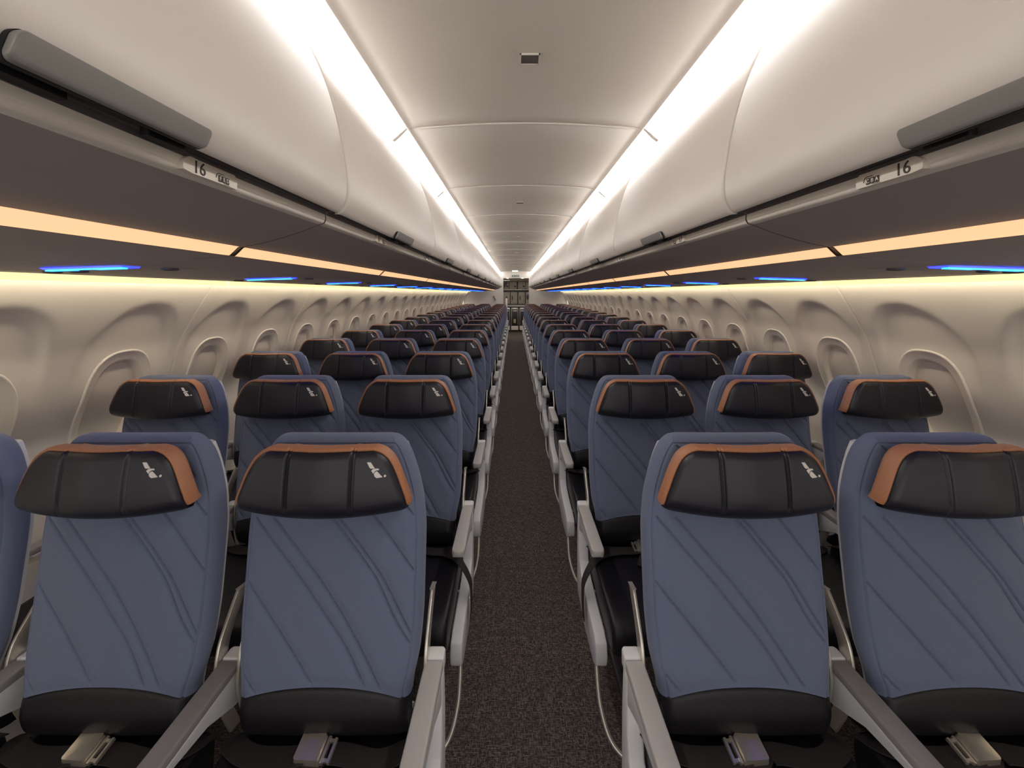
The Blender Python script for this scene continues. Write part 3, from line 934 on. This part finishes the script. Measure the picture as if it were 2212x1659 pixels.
for x, lab in ((GX(1112), 'dark catering trolley with yellow tag in the middle of the far galley'), (GX(1130.2), 'dark catering trolley beside the middle one, towards the CBA side of the far galley'), (GX(1093.8), 'dark catering trolley beside the middle one, towards the FED side of the far galley')):
    t = thing('catering_trolley', (x, G, 0), lab, 'trolley', 'catering trolleys in the galley')
    MB().box(-.148, .148, .0, .5, .04, .96).build('trolley_body', M['steel'], t, bevel=.006)
    dd = MB().box(-.118, .118, -.012, .01, .235, .90).build('trolley_door', M['trolley'], t, bevel=.003)
    MB().box(-.09, .09, -.022, -.010, .815, .85).build('handle', M['emblem'], dd)
    if 'yellow' in lab: MB().box(-.045, .045, -.016, -.010, .34, .50).build('tag', M['yellow'], dd)
    MB().box(-.146, .146, -.014, .01, .055, .22).build('kick_plate', M['rail'], t, bevel=.003)
    for wx in (-.11, .11):
        for wy in (.06, .44):
            MB().tube([(wx - .012, wy, .022), (wx + .012, wy, .022)], .022, 12).build('wheel', M['black'], t)
for i, x in enumerate((-.28, .27)):
    t = thing('galley_downlight', (x, END + 1.5, CAMZ + .56), 'small round galley ceiling lamp beyond the far doorway, on the %s side' % SIDE[-1 if i == 0 else 1], 'downlight', 'galley ceiling lamps')
    rows = [[(r * math.cos(a), r * math.sin(a), z) for a in np.linspace(0, 2 * math.pi, 19)[:-1]] for r, z in ((.075, 0), (.075, -.012), (.055, -.014))]
    MB().grid(rows, True).build('bezel', M['rail'], t)
    mb = MB(); mb.grid([[(r * math.cos(a), r * math.sin(a), -.012) for a in np.linspace(0, 2 * math.pi, 19)[:-1]] for r in (.055, .002)], True).build('lamp', M['L_gal'], t)
t = thing('galley_curtain', (0, END + .35, 0), 'dark grey curtain gathered at the upper corner of the far doorway, FED side', 'curtain')
rows = []
for z, w, x0 in ((1.965, .23, -.46), (1.90, .20, -.46), (1.80, .14, -.46), (1.70, .06, -.455), (1.62, .045, -.46), (1.2, .06, -.48), (.4, .07, -.49)):
    rows.append([(x0 + w * u, .015 * math.sin(u * 38), z) for u in np.linspace(0, 1, 40)])
cm = MB().grid(rows)
rows2 = [[(p[0], p[1] + .006, p[2]) for p in r] for r in rows]; cm.grid(rows2)
cm.build('curtain_cloth', M['curtain'], t, angle=70)
MB().tube([(-.49, 0, 1.975), (-.2, 0, 1.975)], .01).tube([(-.47, 0, 1.975), (-.47, 0, CAMZ + .565)], .006).tube([(-.22, 0, 1.975), (-.22, 0, CAMZ + .565)], .006).build('curtain_rail', M['steel'], t)
t = thing('end_panel_post', (-.30, END - .05, 0), 'narrow pale upright panel at the far end of the aisle, FED side', 'panel')
MB().box(-.03, .03, -.02, .02, 0, 1.38).build('upright', M['rail'], t, bevel=.008)
MB().box(-.012, .03, -.02, .02, 1.38, 1.43).build('latch', M['dark'], t, bevel=.004)

t = thing('assist_handle', (-.70, END, CAMZ - .17), 'small dark slanted bar on the far bulkhead, FED side', 'handle bar')
MB().tube([(-.035, -.03, .07), (.035, -.03, -.07)], .012).build('bar', M['frame'], t)
for z, x in ((.05, -.025), (-.05, .025)): MB().tube([(x, 0, z), (x, -.03, z)], .009).build('mount', M['frame'], t)
t = thing('wall_handset', (.415, END + .045, CAMZ - .12), 'small brown handset box at the edge of the far doorway, CBA side', 'handset')
MB().box(-.045, .04, -.03, .02, -.07, .07).build('handset_body', M['galdark'], t, bevel=.01)
MB().box(-.03, .025, -.042, -.028, -.05, .05).build('receiver', M['vent'], t, bevel=.008)

t = thing('galley_light_panel', (0, 14.85, CAMZ + .56), 'flat ceiling light panel over the far galley', 'ceiling light')  # unseen fill light, added behind the header to brighten the galley fronts
MB().box(-.40, .40, -.17, .17, -.02, -.006).build('diffuser', M['L_panel'], t, bevel=.004)
MB().box(-.43, .43, -.20, .20, -.010, .0).build('panel_frame', M['rail'], t)
